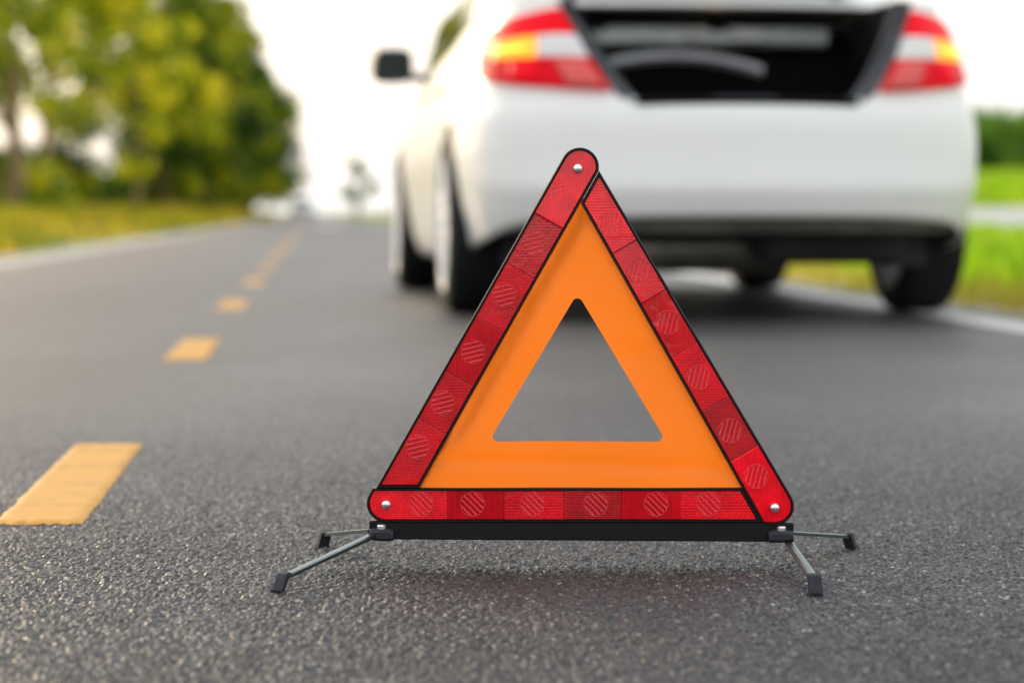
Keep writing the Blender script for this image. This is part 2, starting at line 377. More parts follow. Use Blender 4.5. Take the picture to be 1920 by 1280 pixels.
# ------------------------------------------------------------------ grass blades
M['grass_l'] = leaf_mat('verge_grass', [(.05, .08, .006), (.24, .27, .008), (.66, .54, .016), (.62, .34, .07)], .45)
M['grass_r'] = leaf_mat('bright_grass', [(.16, .34, .006), (.30, .56, .008), (.42, .66, .015), (.50, .56, .05)], .5)
M['dry'] = leaf_mat('dry_grass', [(.30, .22, .03), (.52, .44, .06), (.60, .52, .08), (.36, .42, .02)], .4)
def grass(name, m, n, lat0, lat1, lon0, lon1, h, w, seed, pw=1.6, patchy=False):
    g = np.random.default_rng(seed)
    lat = g.uniform(lat0, lat1, n); lon = lon0 + (lon1 - lon0) * g.random(n) ** pw
    hh = h * g.uniform(.45, 1.2, n) * (1 + lon / 60.); ww = w * g.uniform(.6, 1.4, n) * (1 + lon / 25.)
    ang = g.uniform(0, math.pi, n); lean = g.uniform(0, .45, n) * hh; la_ = g.uniform(0, 2 * math.pi, n)
    z = np.interp(lat, [-600, -60, -14, -7, -5.2, -3.4, -2.6, -2.3, 2.3, 2.7, 4.5, 9.3, 15, 24, 43, 90, 600],
                  [3.0, .9, .50, .36, .30, .08, .00, -.03, -.03, -.02, .00, .0, .42, .95, 2.1, 2.3, 4.0]) - .02
    if patchy:
        kp = (np.sin(lat * 2.1 + lon * .33) + np.sin(lon * .83 + 1.2) + .6 * g.normal(size=n)) > -.35
        lat, lon, hh, ww, ang, lean, la_, z = (q[kp] for q in (lat, lon, hh, ww, ang, lean, la_, z)); n = len(lat); hh = hh * (1 + .5 * np.sin(lon * .7)); 
    bx = lat * CA - lon * SA; by = lat * SA + lon * CA
    dx, dy = np.cos(ang) * ww / 2, np.sin(ang) * ww / 2; lx, ly = np.cos(la_) * lean, np.sin(la_) * lean
    v = np.stack([np.stack([bx - dx, by - dy, z], -1), np.stack([bx + dx, by + dy, z], -1),
                  np.stack([bx + lx + dx * .2, by + ly + dy * .2, z + hh], -1), np.stack([bx + lx - dx * .5 + lx * .3, by + ly - dy * .5, z + hh * .75], -1)], 1).reshape(-1, 3)
    me_ = bpy.data.meshes.new(name); f = np.arange(4 * n, dtype=np.int32)
    me_.vertices.add(4 * n); me_.vertices.foreach_set('co', v.astype(np.float32).ravel())
    me_.loops.add(4 * n); me_.loops.foreach_set('vertex_index', f); me_.polygons.add(n)
    me_.polygons.foreach_set('loop_start', np.arange(0, 4 * n, 4, dtype=np.int32)); me_.update(calc_edges=True)
    return link(name, me_, m)
tag(grass('grass', M['grass_r'], 30000, 2.75, 9.2, 4, 60, .16, .016, 1), 'bright green grass on the verge to the right of the car', 'grass', kind='stuff')
tag(grass('dry_grass', M['dry'], 14000, 2.36, 3.3, 4, 45, .09, .012, 2), 'dry brownish grass along the right edge of the asphalt', 'grass', kind='stuff')
tag(grass('grass', M['grass_r'], 22000, 15.2, 43, 30, 260, .30, .03, 3, 1.2), 'light green field beyond the pale side road', 'grass', kind='stuff')
tag(grass('grass', M['grass_l'], 42000, -7.5, -2.5, 10, 160, .10, .014, 4, 1.5, True), 'yellow green grass bank on the left below the trees', 'grass', kind='stuff')

# ------------------------------------------------------------------ trees
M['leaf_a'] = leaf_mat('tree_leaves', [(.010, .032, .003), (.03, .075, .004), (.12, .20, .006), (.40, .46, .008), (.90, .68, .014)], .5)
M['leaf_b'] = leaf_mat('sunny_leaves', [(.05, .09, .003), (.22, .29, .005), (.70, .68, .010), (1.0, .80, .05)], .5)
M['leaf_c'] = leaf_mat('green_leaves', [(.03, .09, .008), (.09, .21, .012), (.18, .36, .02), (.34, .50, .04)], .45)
def leaves_mesh(name, seed, centers, radii, n, size, m):
    g = np.random.default_rng(seed); k = len(centers); C_ = np.array(centers); Rr = np.array(radii)
    w = Rr ** 2; ci = g.choice(k, n, p=w / w.sum())
    d = g.normal(size=(n, 3)); d /= np.linalg.norm(d, axis=1)[:, None]; r = g.random(n) ** .45
    p = C_[ci] + d * (r * Rr[ci])[:, None] * np.array([1, 1, .8]) + g.normal(size=(n, 3)) * .08
    a = g.normal(size=(n, 3)); a /= np.linalg.norm(a, axis=1)[:, None]
    b = np.cross(a, g.normal(size=(n, 3))); b /= np.linalg.norm(b, axis=1)[:, None]
    s = size * g.uniform(.6, 1.4, n)[:, None]
    v = np.stack([p - a * s, p - b * s * .45, p + a * s, p + b * s * .45], 1).reshape(-1, 3)
    me_ = bpy.data.meshes.new(name)
    me_.vertices.add(4 * n); me_.vertices.foreach_set('co', v.astype(np.float32).ravel())
    me_.loops.add(4 * n); me_.loops.foreach_set('vertex_index', np.arange(4 * n, dtype=np.int32)); me_.polygons.add(n)
    me_.polygons.foreach_set('loop_start', np.arange(0, 4 * n, 4, dtype=np.int32)); me_.update(calc_edges=True)
    me_.materials.append(m); return me_
def tree_proto(seed, H, Rc, th, nclump, n, size, m, cr=(.7, 1.4), trunk_r=.16, low=0.0, lean=.0):
    """returns trunk mesh, crown mesh; H height, Rc crown radius, th height where the crown starts"""
    r = random.Random(seed); t = MB(); cs = []; rr = []
    hc = (H - th) / 2; cz = th + hc
    while len(cs) < nclump:
        x, y, z = (r.uniform(-1, 1) for _ in range(3)); q = x * x + y * y + z * z
        if q > 1 or q < .12: continue
        taper = 1 - .35 * max(z, 0)
        cs.append((x * Rc * taper + lean * z, y * Rc * taper, cz + z * hc)); rr.append(r.uniform(*cr))
    top = Vector((lean * .4, 0, cz + hc * .5))
    pts = [Vector((0, 0, -.3)), Vector((r.uniform(-.1, .1), r.uniform(-.1, .1), th * .5)), Vector((r.uniform(-.25, .25), r.uniform(-.25, .25), th)), Vector((lean * .2, 0, cz)), top]
    t.tube(pts, [trunk_r * 1.35, trunk_r, trunk_r * .8, trunk_r * .5, trunk_r * .2], 9)
    for k in range(0, nclump, max(1, nclump // 14)):
        c = Vector(cs[k]); b0 = Vector((pts[2].x, pts[2].y, min(max(c.z - 1.5, th * .8), cz + hc * .4)))
        mid = (b0 + c) / 2 + Vector((0, 0, .3)); t.tube([b0, mid, c], [trunk_r * .4, trunk_r * .25, trunk_r * .08], 6)
    tm = bpy.data.meshes.new('trunk'); tm.from_pydata(t.v, [], t.f); tm.update(); tm.materials.append(M['bark'])
    tm.polygons.foreach_set('use_smooth', [True] * len(tm.polygons))
    return tm, leaves_mesh('crown', seed, cs, rr, n, size, m)
def plant(name, proto, loc, rz, sc, label, cat, group):
    o = empty(name, loc, rz); o.scale = (sc, sc, sc); tag(o, label, cat, group)
    link('trunk', proto[0], None, o); link('crown', proto[1], None, o); return o
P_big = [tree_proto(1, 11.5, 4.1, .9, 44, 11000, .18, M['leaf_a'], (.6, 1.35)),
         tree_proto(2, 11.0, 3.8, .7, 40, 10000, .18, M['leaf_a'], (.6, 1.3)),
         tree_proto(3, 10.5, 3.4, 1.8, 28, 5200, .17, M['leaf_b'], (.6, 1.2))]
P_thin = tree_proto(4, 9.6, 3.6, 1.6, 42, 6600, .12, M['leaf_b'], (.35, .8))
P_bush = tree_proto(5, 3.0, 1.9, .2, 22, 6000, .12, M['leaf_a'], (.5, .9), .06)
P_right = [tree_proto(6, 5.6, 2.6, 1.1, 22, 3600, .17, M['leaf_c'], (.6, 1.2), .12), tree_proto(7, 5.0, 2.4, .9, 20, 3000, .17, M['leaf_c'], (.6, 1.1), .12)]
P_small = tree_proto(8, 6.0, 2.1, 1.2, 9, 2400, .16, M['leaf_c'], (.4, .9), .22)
gL = 'roadside trees on the left'
spec = [  # proto, lat, lon, scale, label
    (P_thin, -8.8, 62, 1.15, 'sparse yellow leaved tree at the left edge with bright sky gaps'),
    (P_thin, -8.3, 78, 1.15, 'thin yellow green tree just left of the dark tree mass'),
    (P_big[2], -6.5, 90, .95, 'loose sunlit tree with pale trunk standing left of the dark trees'),
    (P_big[0], -6.0, 100, .98, 'tall dense dark green tree with yellow top in the middle of the left row'),
    (P_big[1], -5.9, 111, 1.0, 'dense tree right of the tall dark one with orange lit leaves'),
    (P_big[0], -5.6, 122, 1.0, 'full green tree third from the far end of the left row'),
    (P_big[1], -5.3, 134, 1.06, 'full green tree second from the far end of the left row'),
    (P_big[0], -5.6, 147, 1.06, 'dense green tree overhanging the road near the far end of the row'),
    (P_big[1], -5.7, 168, 1.06, 'green tree with low foliage behind the overhanging tree'),
    (P_big[0], -6.2, 195, 1.12, 'farthest green tree of the left row, its edge against the white sky'),
    (P_thin, -6.9, 56, 1.2, 'sparse sunlit tree whose leaves fill the top left corner'),
]
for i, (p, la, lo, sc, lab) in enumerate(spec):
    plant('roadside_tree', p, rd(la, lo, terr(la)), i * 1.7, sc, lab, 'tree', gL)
bs = [(-8.6, 60, .55, 'low bush at the left picture edge under the sparse tree'), (-9.0, 69, .6, 'small green bush under the sparse trees on the left'),
      (-8.4, 80, .75, 'dark bush left of the pale tree trunk'), (-6.7, 103, .9, 'bush just right of the pale tree trunk'),
      (-6.2, 113, 1.0, 'reddish lit bush under the middle of the tree row'), (-5.9, 126, 1.1, 'bush under the full green trees'),
      (-4.3, 145, 1.35, 'bush below the overhanging tree beside the distant white car'),
      (-4.4, 170, 1.9, 'farthest bush at the end of the tree row')]
g_ = np.random.default_rng(77); cs_ = []; rs_ = []
for k in range(170):
    lo_ = 62 + 170 * (k / 170) ** 1.3; la_ = g_.uniform(-11.5, -7.2) + (lo_ - 62) * .008; h_ = g_.uniform(.2, 1.25)
    q_ = rd(la_, lo_, terr(la_) + h_); cs_.append(tuple(q_)); rs_.append(g_.uniform(.5, .9))
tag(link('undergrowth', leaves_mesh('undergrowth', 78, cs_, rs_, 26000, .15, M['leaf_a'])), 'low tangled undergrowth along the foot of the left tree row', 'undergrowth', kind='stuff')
for i, (la, lo, sc, lab) in enumerate(bs):
    plant('bush', P_bush, rd(la, lo, terr(la)), i * 2.1, sc, lab, 'bush', 'bushes under the left trees')
plant('small_tree', P_small, rd(3.4, 200, .3), .4, .78, 'small lone tree far down the road right of the vanishing point', 'tree', None)
labs = ['leftmost green tree of the far row, beside the white bumper', 'second green tree of the far row from the car', 'taller green tree in the middle of the far row on the right',
        'green tree near the right edge of the picture in the far row', 'rounded green tree at the right picture border, far row', 'green tree at the far right end of the row']
for i, x in enumerate((1818, 1850, 1872, 1893, 1915, 1945)):
    lo = 150 + (i % 3) * 6; la = (x - 590) / FPX * lo
    plant('field_tree', P_right[i % 2], rd(la, lo, terr(la) - .05), i * 1.3, (.82, .92, 1.0, .78, .9, 1.0)[i], labs[i], 'tree', 'trees in the field on the right')

# ------------------------------------------------------------------ car body
def catmull(P, n=14):
    P = [Vector(p) for p in P]; Q = [P[0] * 2 - P[1]] + P + [P[-1] * 2 - P[-2]]; Q[0] = Vector((-P[1].x, P[1].y)); Q[-1] = Vector((-P[-2].x, P[-2].y)); out = []
    for i in range(1, len(Q) - 2):
        for k in range(n):
            t = k / n; a, b, c, d = Q[i - 1], Q[i], Q[i + 1], Q[i + 2]
            out.append(.5 * ((2 * b) + (c - a) * t + (2 * a - 5 * b + 4 * c - d) * t * t + (3 * b - a - 3 * c + d) * t ** 3))
    return out + [P[-1]]
WZ = ([.15, .25, .33, .45, .55, .66, .74, .85, .93, 1.02], [.80, .835, .85, .868, .875, .870, .850, .825, .800, .775])
YR = ([.15, .25, .33, .42, .52, .62, .68, .70, .76, .88, 1.02], [-.70, -.86, -.905, -.932, -.915, -.903, -.885, -.862, -.85, -.815, -.76])
YF = ([.15, .3, .5, .62, .75, .9, 1.02], [3.42, 3.52, 3.56, 3.52, 3.42, 3.3, 3.1])
def g_open(z): return float(np.interp(z, [.0, .685, .70, .725, .78, .86, .95, 1.05, 1.5], [.318, .318, .358, .392, .43, .478, .522, .565, .57]))
def outline(w, yr, yf, cr=.36):
    return catmull([(0, yr), (.35 * w, yr + .03 * cr), (.60 * w, yr + .12 * cr), (.80 * w, yr + .36 * cr), (.925 * w, yr + .78 * cr), (.98 * w, yr + 1.35 * cr), (w, yr + 2.2 * cr),
                    (w, yr + (yf - yr) * .5), (w, yf - 2.4 * cr), (.985 * w, yf - 1.6 * cr), (.93 * w, yf - .9 * cr), (.78 * w, yf - .38 * cr), (.45 * w, yf - .09 * cr), (0, yf)])
N1, N2 = 8, 190
def columns(curve, g):
    d = [0.0]
    for a, b in zip(curve, curve[1:]): d.append(d[-1] + (b - a).length)
    xs = [p.x for p in curve]; ys = [p.y for p in curve]; S = d[-1]
    sg = float(np.interp(g, xs[:60], d[:60]))
    ss = [sg * k / N1 for k in range(N1)] + [sg + (S - sg) * k / N2 for k in range(N2 + 1)]
    return [(float(np.interp(s, d, xs)), float(np.interp(s, d, ys))) for s in ss]
def car_outline(z):
    i = lambda T: float(np.interp(z, *T)); return outline(i(WZ), i(YR), i(YF))
def topz(y): return float(np.interp(y, [-.9, -.76, -.2, .6, 1.6, 2.4, 2.9, 3.2, 3.45, 3.6], [1.03, 1.045, 1.02, .955, .925, .92, .89, .83, .72, .64]))
AR = .352
def botz(y):
    b = float(np.interp(y, [-.92, -.80, -.6, -.35, .4, 2.2, 3.0, 3.6], [.335, .315, .26, .22, .175, .175, .2, .2]))
    for y0 in (0.0, 2.67):
        if abs(y - y0) < AR: b = max(b, .30 + math.sqrt(AR * AR - (y - y0) ** 2))
    return b
SC_ = {}
def surf(s, z, off=0.0, side=1):
    """point on the lower body at arc length s from the rear centre, height z"""
    k = round(z, 3)
    if k not in SC_:
        c = car_outline(z); d = [0.0]
        for a, b in zip(c, c[1:]): d.append(d[-1] + (b - a).length)
        SC_[k] = (d, [p.x for p in c], [p.y for p in c])
    d, xs, ys = SC_[k]
    x, y = float(np.interp(s, d, xs)), float(np.interp(s, d, ys))
    x1, y1 = float(np.interp(s + .01, d, xs)), float(np.interp(s + .01, d, ys))
    x0, y0 = float(np.interp(s - .01, d, xs)), float(np.interp(s - .01, d, ys))
    t = Vector((x1 - x0, y1 - y0)); t = t.normalized() if t.length > 1e-6 else Vector((1, 0)); nx, ny = t.y, -t.x
    return Vector((side * (x + nx * off), y + ny * off, z))
def patch(name, m, parent, s0, s1, zb, zt, off, side, ns=16, nz_=6, thick=.012, **k):
    rows = []; 
    f = (lambda v: (v if callable(v) else (lambda s: v)))
    zb, zt = f(zb), f(zt)
    for i in range(ns + 1):
        s = s0 + (s1 - s0) * i / ns; a, b = zb(s), zt(s)
        r = [surf(s, a + (b - a) * j / nz_, off, side) for j in range(nz_ + 1)]
        rows.append([surf(s, a, off - thick, side)] + r + [surf(s, b, off - thick, side)])
    first = [surf(s0, p.z, off - thick, side) for p in rows[0]]; last = [surf(s1, p.z, off - thick, side) for p in rows[-1]]
    return MB().grid([first] + rows + [last]).build(name, m, parent, smooth=True, angle=50, **k)

GR = [  # greenhouse rings: w, yrear, yfront, z, corner
    (.775, -.56, 2.74, 1.052, .22), (.78, -.26, 2.66, 1.065, .20), (.745, .02, 2.38, 1.16, .20), (.665, .30, 2.08, 1.28, .20), (.62, .50, 1.86, 1.35, .20), (.54, .68, 1.68, 1.405, .2), (.32, .95, 1.5, 1.432, .12), (.05, 1.1, 1.4, 1.437, .03)]
def zgl(v, y):
    """height of greenhouse ring v above station y: the first rings follow the belt line"""
    b_ = topz(y)
    if v <= 1: return b_ + .012 + .016 * v
    i = min(int(v), len(GR) - 2); t = v - i
    if i == 1: return (b_ + .028) * (1 - t) + GR[2][3] * t
    return GR[i][3] * (1 - t) + GR[i + 1][3] * t
def gring(v):
    i = min(int(v), len(GR) - 2); t = v - i; a, b = GR[i], GR[i + 1]; w, yr, yf, z, cr = [a[k] * (1 - t) + b[k] * t for k in range(5)]
    return outline(w, yr, yf, cr), z
def build_car(root, open_trunk=True):
    rows_z = list(np.linspace(0, 1, 34)); mb = MB()
    ncol = N1 + N2 + 1
    for side in (1, -1):
        # plan fractions fixed at mid height, bottoms follow the arches
        grid_ = []
        SILL = .69
        levels = sorted(set([round(t, 4) for t in np.linspace(0, 1, 30)]))
        cache = {}
        def col_at(z):
            k = round(z, 3)
            if k not in cache: cache[k] = columns(car_outline(z), g_open(z))
            return cache[k]
        mid = columns(car_outline(.6), g_open(.6))
        # rows: part A bottom..sill, part B sill..top so that one row lies exactly on the sill
        nA, nB = 18, 14
        for j in range(nA + nB + 1):
            row = []
            for c in range(ncol):
                y = mid[c][1]; zb, zt = botz(y), topz(y); sl = min(max(SILL, zb + .01), zt - .01)
                z = zb + (sl - zb) * j / nA if j <= nA else sl + (zt - sl) * (j - nA) / nB
                x, yy = col_at(z)[c]; row.append((side * x, yy, z))
            grid_.append(row)
        for gi, (w, yr, yf, zg, cr) in enumerate(GR):
            cols = columns(outline(w, yr, yf, cr), .56 if w > .66 else w * .8)
            grid_.append([(side * x, y, zgl(gi, y)) for x, y in cols])
        base = len(mb.v); nr = len(grid_); mb.v += [p for r_ in grid_ for p in r_]
        for j in range(nr - 1):
            for c in range(ncol - 1):
                if open_trunk and c < N1 and nA <= j < nA + nB + 2: continue
                q = (base + j * ncol + c, base + j * ncol + c + 1, base + (j + 1) * ncol + c + 1, base + (j + 1) * ncol + c)
                mb.f.append(q if side > 0 else q[::-1])
    import bmesh
    me_ = bpy.data.meshes.new('body'); me_.from_pydata(mb.v, [], mb.f); me_.update()
    b = bmesh.new(); b.from_mesh(me_); bmesh.ops.remove_doubles(b, verts=b.verts, dist=.0008); b.to_mesh(me_); b.free()
    body = link('body', me_, M['paint'], root, smooth=True, angle=38)
    so = body.modifiers.new('solid', 'SOLIDIFY'); so.thickness = .012; so.offset = -1
    # glazing
    def glass(name, v0, v1, a0, a1, side=1, mirrorx=False, m='glass', off=.006, n=18):
        rows = []
        for i in range(n + 1):
            v = v0 + (v1 - v0) * i / n; cv, z = gring(v); d = [0.0]
            for a, b_ in zip(cv, cv[1:]): d.append(d[-1] + (b_ - a).length)
            xs = [p.x for p in cv]; ys = [p.y for p in cv]; row = []
            for k in range(n + 1):
                if callable(a0): lo_, hi_ = a0(v), a1(v)
                else: lo_, hi_ = a0, a1
                if mirrorx:   # across the rear / front: parameter is x from -lim..lim
                    x = lo_ + (hi_ - lo_) * k / n; half = 60 if mirrorx == 'rear' else None
                    if mirrorx == 'rear': y = float(np.interp(abs(x), xs[:60], ys[:60])) - off
                    else: y = float(np.interp(abs(x), xs[::-1][:60], ys[::-1][:60])) + off
                    row.append((x, y, zgl(v, y) + off))
                else:         # along the side: parameter is y
                    yv = lo_ + (hi_ - lo_) * k / n; m0, m1 = 45, len(xs) - 45
                    x = float(np.interp(yv, ys[m0:m1], xs[m0:m1])); row.append((side * (x + off), yv, zgl(v, yv) + off * .3))
            rows.append(row)
        return MB().grid(rows).build(name, M[m], root, smooth=True)
    glass('rear_window', 1.15, 3.9, lambda v: -.56 + .05 * v, lambda v: .56 - .05 * v, mirrorx='rear')
    glass('windshield', 1.15, 3.9, lambda v: -.58 + .04 * v, lambda v: .58 - .04 * v, mirrorx='front')
    for s in (-1, 1):
        glass('rear_side_window', .5, 3.7, lambda v: .12 + .20 * max(v - 1.2, 0), lambda v: .98, s)
        glass('front_side_window', .5, 3.7, lambda v: 1.03, lambda v: 2.26 - .24 * max(v - 1.2, 0), s)
    # doors (proud of the body), handles, sill strip
    L0 = 2.05  # arc length roughly at y = .9
    def s_of_y(y):
        c = car_outline(.55); d = 0
        for a, b_ in zip(c, c[1:]):
            if a.y <= y < b_.y and a.x > .6: return d + (y - a.y)
            d += (b_ - a).length
        return d
    for s in (-1, 1):
        patch('rear_door', M['paint'], root, s_of_y(.47), s_of_y(1.03), .24, .915, .005, s, 12, 12)
        patch('front_door', M['paint'], root, s_of_y(1.045), s_of_y(2.12), .24, .895, .005, s, 16, 12)
        for yy in (.56, 1.18):
            p = surf(s_of_y(yy), .80, .02, s)
            MB().box(p, (.025, .16, .025)).build('door_handle', M['paint'], root, bevel=.008)
        patch('side_skirt', M['valance'], root, s_of_y(.40), s_of_y(2.28), .165, .215, -.01, s, 16, 2)
        # mirror
        mrx = empty('mirror', (0, 0, 0)); mrx.parent = root
        hs = MB(); 
        c = Vector((s * .95, 1.93, .968)); prof = [(-.06, .25), (-.055, .85), (0.0, 1.0), (.06, .8), (.10, .35)]
        rws = []
        for (dy, sc) in prof:
            rws.append([(c.x + .090 * sc * math.copysign(abs(math.cos(t)) ** .55, math.cos(t)), c.y + dy, c.z + .076 * sc * math.copysign(abs(math.sin(t)) ** .55, math.sin(t))) for t in [2 * math.pi * q / 24 for q in range(25)]])
        hs.grid(rws); hs.build('mirror_housing', M['black_plastic'], mrx, smooth=True)
        MB().prism([(c.x + .078 * math.copysign(abs(math.cos(t)) ** .5, math.cos(t)), c.z + .064 * math.copysign(abs(math.sin(t)) ** .5, math.sin(t))) for t in [2 * math.pi * q / 32 for q in range(32)]], lambda q: (q[0], c.y - .063, q[1]), lambda q: (q[0], c.y - .056, q[1])).build('mirror_glass', M['mirror'], mrx)
        MB().box(c + Vector((-s * .12, .01, -.05)), (.10, .05, .035)).build('mirror_arm', M['black_plastic'], mrx, bevel=.01)
    # wheels
    for y0 in (0.0, 2.67):
        for s in (-1, 1):
            w = empty('wheel', (s * .785, y0, .315)); w.parent = root
            sw = 1 if s > 0 else -1
            prof = [(-.10, .232), (-.108, .25), (-.104, .285), (-.088, .307), (-.06, .314), (-.045, .315), (-.043, .308), (-.037, .308), (-.035, .3155), (-.004, .3155), (-.003, .308), (.003, .308), (.004, .3155),
                    (.035, .3155), (.037, .308), (.043, .308), (.045, .315), (.06, .314), (.088, .307), (.104, .285), (.108, .25), (.10, .232)]
            MB().lathe(prof, 64, 'x').build('tyre', M['tyre'], w, smooth=True)
            MB().lathe([(-.09, .222), (-.104, .234), (-.098, .222), (-.06, .205), (.06, .205), (.098, .222), (.104, .234), (.09, .222)], 48, 'x').build('rim', M['alloy'], w, smooth=True)
            sp = MB(); xo = sw * .086
            for k in range(10):
                a = 2 * math.pi * k / 10 + .1
                rot = Matrix.Rotation(a, 3, 'X'); p0 = rot @ Vector((0, 0, .125)); sp.box(Vector((xo, p0.y, p0.z)), (.03, .040, .215), rot)
            sp.lathe([(xo - .03, .001), (xo + sw * .012, .05), (xo + sw * .018, .03), (xo + sw * .018, .001)], 24, 'x')
            sp.build('spokes', M['alloy'], w, bevel=.006)
            MB().lathe([(xo - sw * .06, .001), (xo - sw * .06, .14), (xo - sw * .075, .14)], 32, 'x').build('brake_disc', M['silver'], w)
            MB().lathe([(-.13, .0), (-.13, .343)][::-1] if s > 0 else [(.13, .0), (.13, .343)], 32, 'x', (s * .70, y0, .30), 0, math.pi).build('wheel_well', M['dark'], root)
            MB().lathe([(-.14, .346), (.10, .346)], 32, 'x', (s * .72, y0, .30), -.1, math.pi + .1).build('wheel_arch_liner', M['dark'], root)
    # underside
    MB().box((0, 1.25, .275), (1.24, 3.8, .05)).build('underbody', M['dark'], root, bevel=.02)
    MB().box((0, 1.40, .44), (1.10, 3.9, .26)).build('floor_pan', M['dark'], root)
    return body

car = empty('white_sedan', (.645, 8.47, 0), R(6.2))
tag(car, 'white sedan stopped at the right road edge with open trunk and amber hazard lamps lit', 'car')
build_car(car, True)
# lower bumper valance and hanging parts
patch('bumper_valance', M['valance'], car, 0, 1.12, .285, .345, -.03, 1, 20, 2)
patch('bumper_valance', M['valance'], car, 0, 1.12, .285, .345, -.03, -1, 20, 2)
MB().lathe([(-.30, .001), (-.30, .07), (-.26, .085), (.26, .085), (.30, .07), (.30, .001)], 20, 'x', (-.12, -.45, .235)).build('muffler', M['silver'], car, smooth=True)
MB().tube([(-.40, -.45, .25), (-.52, -.55, .25), (-.56, -.80, .25)], .026, 12).build('exhaust_pipe', M['silver'], car, smooth=True)
MB().box((.33, -.42, .245), (.50, .50, .13)).build('spare_wheel_well', M['dark'], car, bevel=.05, seg=3)
ax = MB().tube([(-.70, 0, .26), (-.35, -.02, .20), (.35, -.02, .20), (.70, 0, .26)], .03, 10); ax.box((.5, -.15, .22), (.30, .06, .04)); ax.box((-.5, -.15, .22), (.30, .06, .04))
ax.build('rear_axle_arm', M['dark'], car, smooth=True)
for s in (-1, 1):
    MB().tube([(s * .58, -.08, .22), (s * .56, -.12, .6)], .035, 10).build('shock_absorber', M['dark'], car, smooth=True)
    rot = Matrix.Rotation(s * -.06, 3, 'Y')
    MB().box((s * .62, -.36, .245), (.20, .012, .16), rot).build('mud_flap', M['rubber'], car)
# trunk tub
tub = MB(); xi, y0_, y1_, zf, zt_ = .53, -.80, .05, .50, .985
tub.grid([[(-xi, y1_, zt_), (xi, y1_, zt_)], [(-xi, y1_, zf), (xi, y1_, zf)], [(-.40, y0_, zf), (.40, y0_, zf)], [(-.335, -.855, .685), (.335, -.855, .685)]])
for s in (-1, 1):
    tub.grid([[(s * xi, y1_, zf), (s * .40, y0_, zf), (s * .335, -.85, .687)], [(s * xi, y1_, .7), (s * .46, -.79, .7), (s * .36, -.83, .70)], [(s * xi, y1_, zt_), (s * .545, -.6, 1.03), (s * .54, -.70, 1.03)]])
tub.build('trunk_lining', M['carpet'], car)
for s in (-1, 1):     # seal channel running along each side of the opening
    zs_ = [.688, .70, .725, .78, .86, .95, 1.03]; rows = []
    for z in zs_:
        gx = g_open(z); oc = car_outline(z); yy = float(np.interp(gx, [p.x for p in oc[:60]], [p.y for p in oc[:60]])) - .004
        rows.append([(s * (gx - .035), yy + .05, z), (s * (gx - .012), yy + .006, z), (s * (gx + .014), yy - .006, z - .005), (s * (gx + .024), yy + .008, z - .006)])
    MB().grid(rows).build('trunk_seal', M['seal'], car, smooth=True)
MB().tube([(-.35, -.865, .694), (0, -.868, .692), (.35, -.865, .694)], .012, 8).build('sill_seal', M['carpet'], car)
MB().box((0, -.845, .70), (.20, .03, .02)).build('latch_plate', M['seal'], car, bevel=.004)
# parcel shelf members seen inside
Z8 = 8.30
sh = MB()
rows = []
for k in range(25):
    x = -.47 + .92 * k / 24; b_ = -.02 * (1 - (x / .46) ** 2)
    rows.append([(x, -.02 + b_, .992), (x, -.05 + b_, .985), (x, -.06 + b_, .96), (x, -.055 + b_, .935), (x, -.03 + b_, .922)])
sh.grid(rows); shelf = sh.build('parcel_shelf_beam', M['shelf'], car, smooth=True)
for x, w in ((-.37, .07), (.06, .06)):
    MB().box((x, -.085, 1.0), (w, .03, .05)).build('shelf_bracket', M['carpet'], car, bevel=.008)
MB().box((.17, -.085, .96), (.12, .02, .045)).build('shelf_reflector_plate', mat('pale_plate', (.6, .6, .62), .3), car, bevel=.006)
rows = []
for k in range(25):
    x = -.41 + .62 * k / 24; d_ = -.05 * ((x + .10) / .31) ** 2
    rows.append([(x, -.10, .905 + d_), (x, -.12, .90 + d_), (x, -.125, .878 + d_), (x, -.10, .862 + d_)])
MB().grid(rows).build('seat_back_trim', M['shelf2'], car, smooth=True)
MB().box((0, -.05, 1.025), (.98, .06, .018)).build('shelf_edge', M['carpet'], car)
MB().box((-.02, -.10, 1.052), (1.00, .04, .022)).build('lid_hinge_bar', M['shelf2'], car, bevel=.005)
MB().lathe([(-.035, .001), (-.033, .02), (-.02, .030), (0, .033)], 20, 'y', (.040, -.13, 1.085)).build('amber_trunk_lamp', M['lamp_core'], car, smooth=True)
# open lid, standing up from its hinges above the frame
lid_e = empty('trunk_lid', (0, -.28, 1.15)); lid_e.parent = car
th = R(78); 
def lidp(x, a, b_): return (x, -a * math.cos(th) - b_ * math.sin(th), a * math.sin(th) - b_ * math.cos(th) + .0)
rows = []
for k in range(17):
    x = -.56 + 1.12 * k / 16; q = (x / .56) ** 2
    rows.append([lidp(x, .0, -.02 * q), lidp(x * .99, .25, -.015 * q), lidp(x * .97, .48 - .03 * q, -.01), lidp(x * .95, .55 - .04 * q, .03), lidp(x * .85, .58 - .05 * q, .15), lidp(x * .66, .60 - .05 * q, .30)])
lp = MB().grid(rows).build('lid_panel', M['paint'], lid_e, smooth=True); sm = lp.modifiers.new('solid', 'SOLIDIFY'); sm.thickness = .025
for s in (-1, 1):
    MB().tube([(s * .46, .18, -.10), (s * .46, .10, .05), (s * .46, -.02, .12)], .012, 8).build('lid_hinge', M['dark'], lid_e, smooth=True)

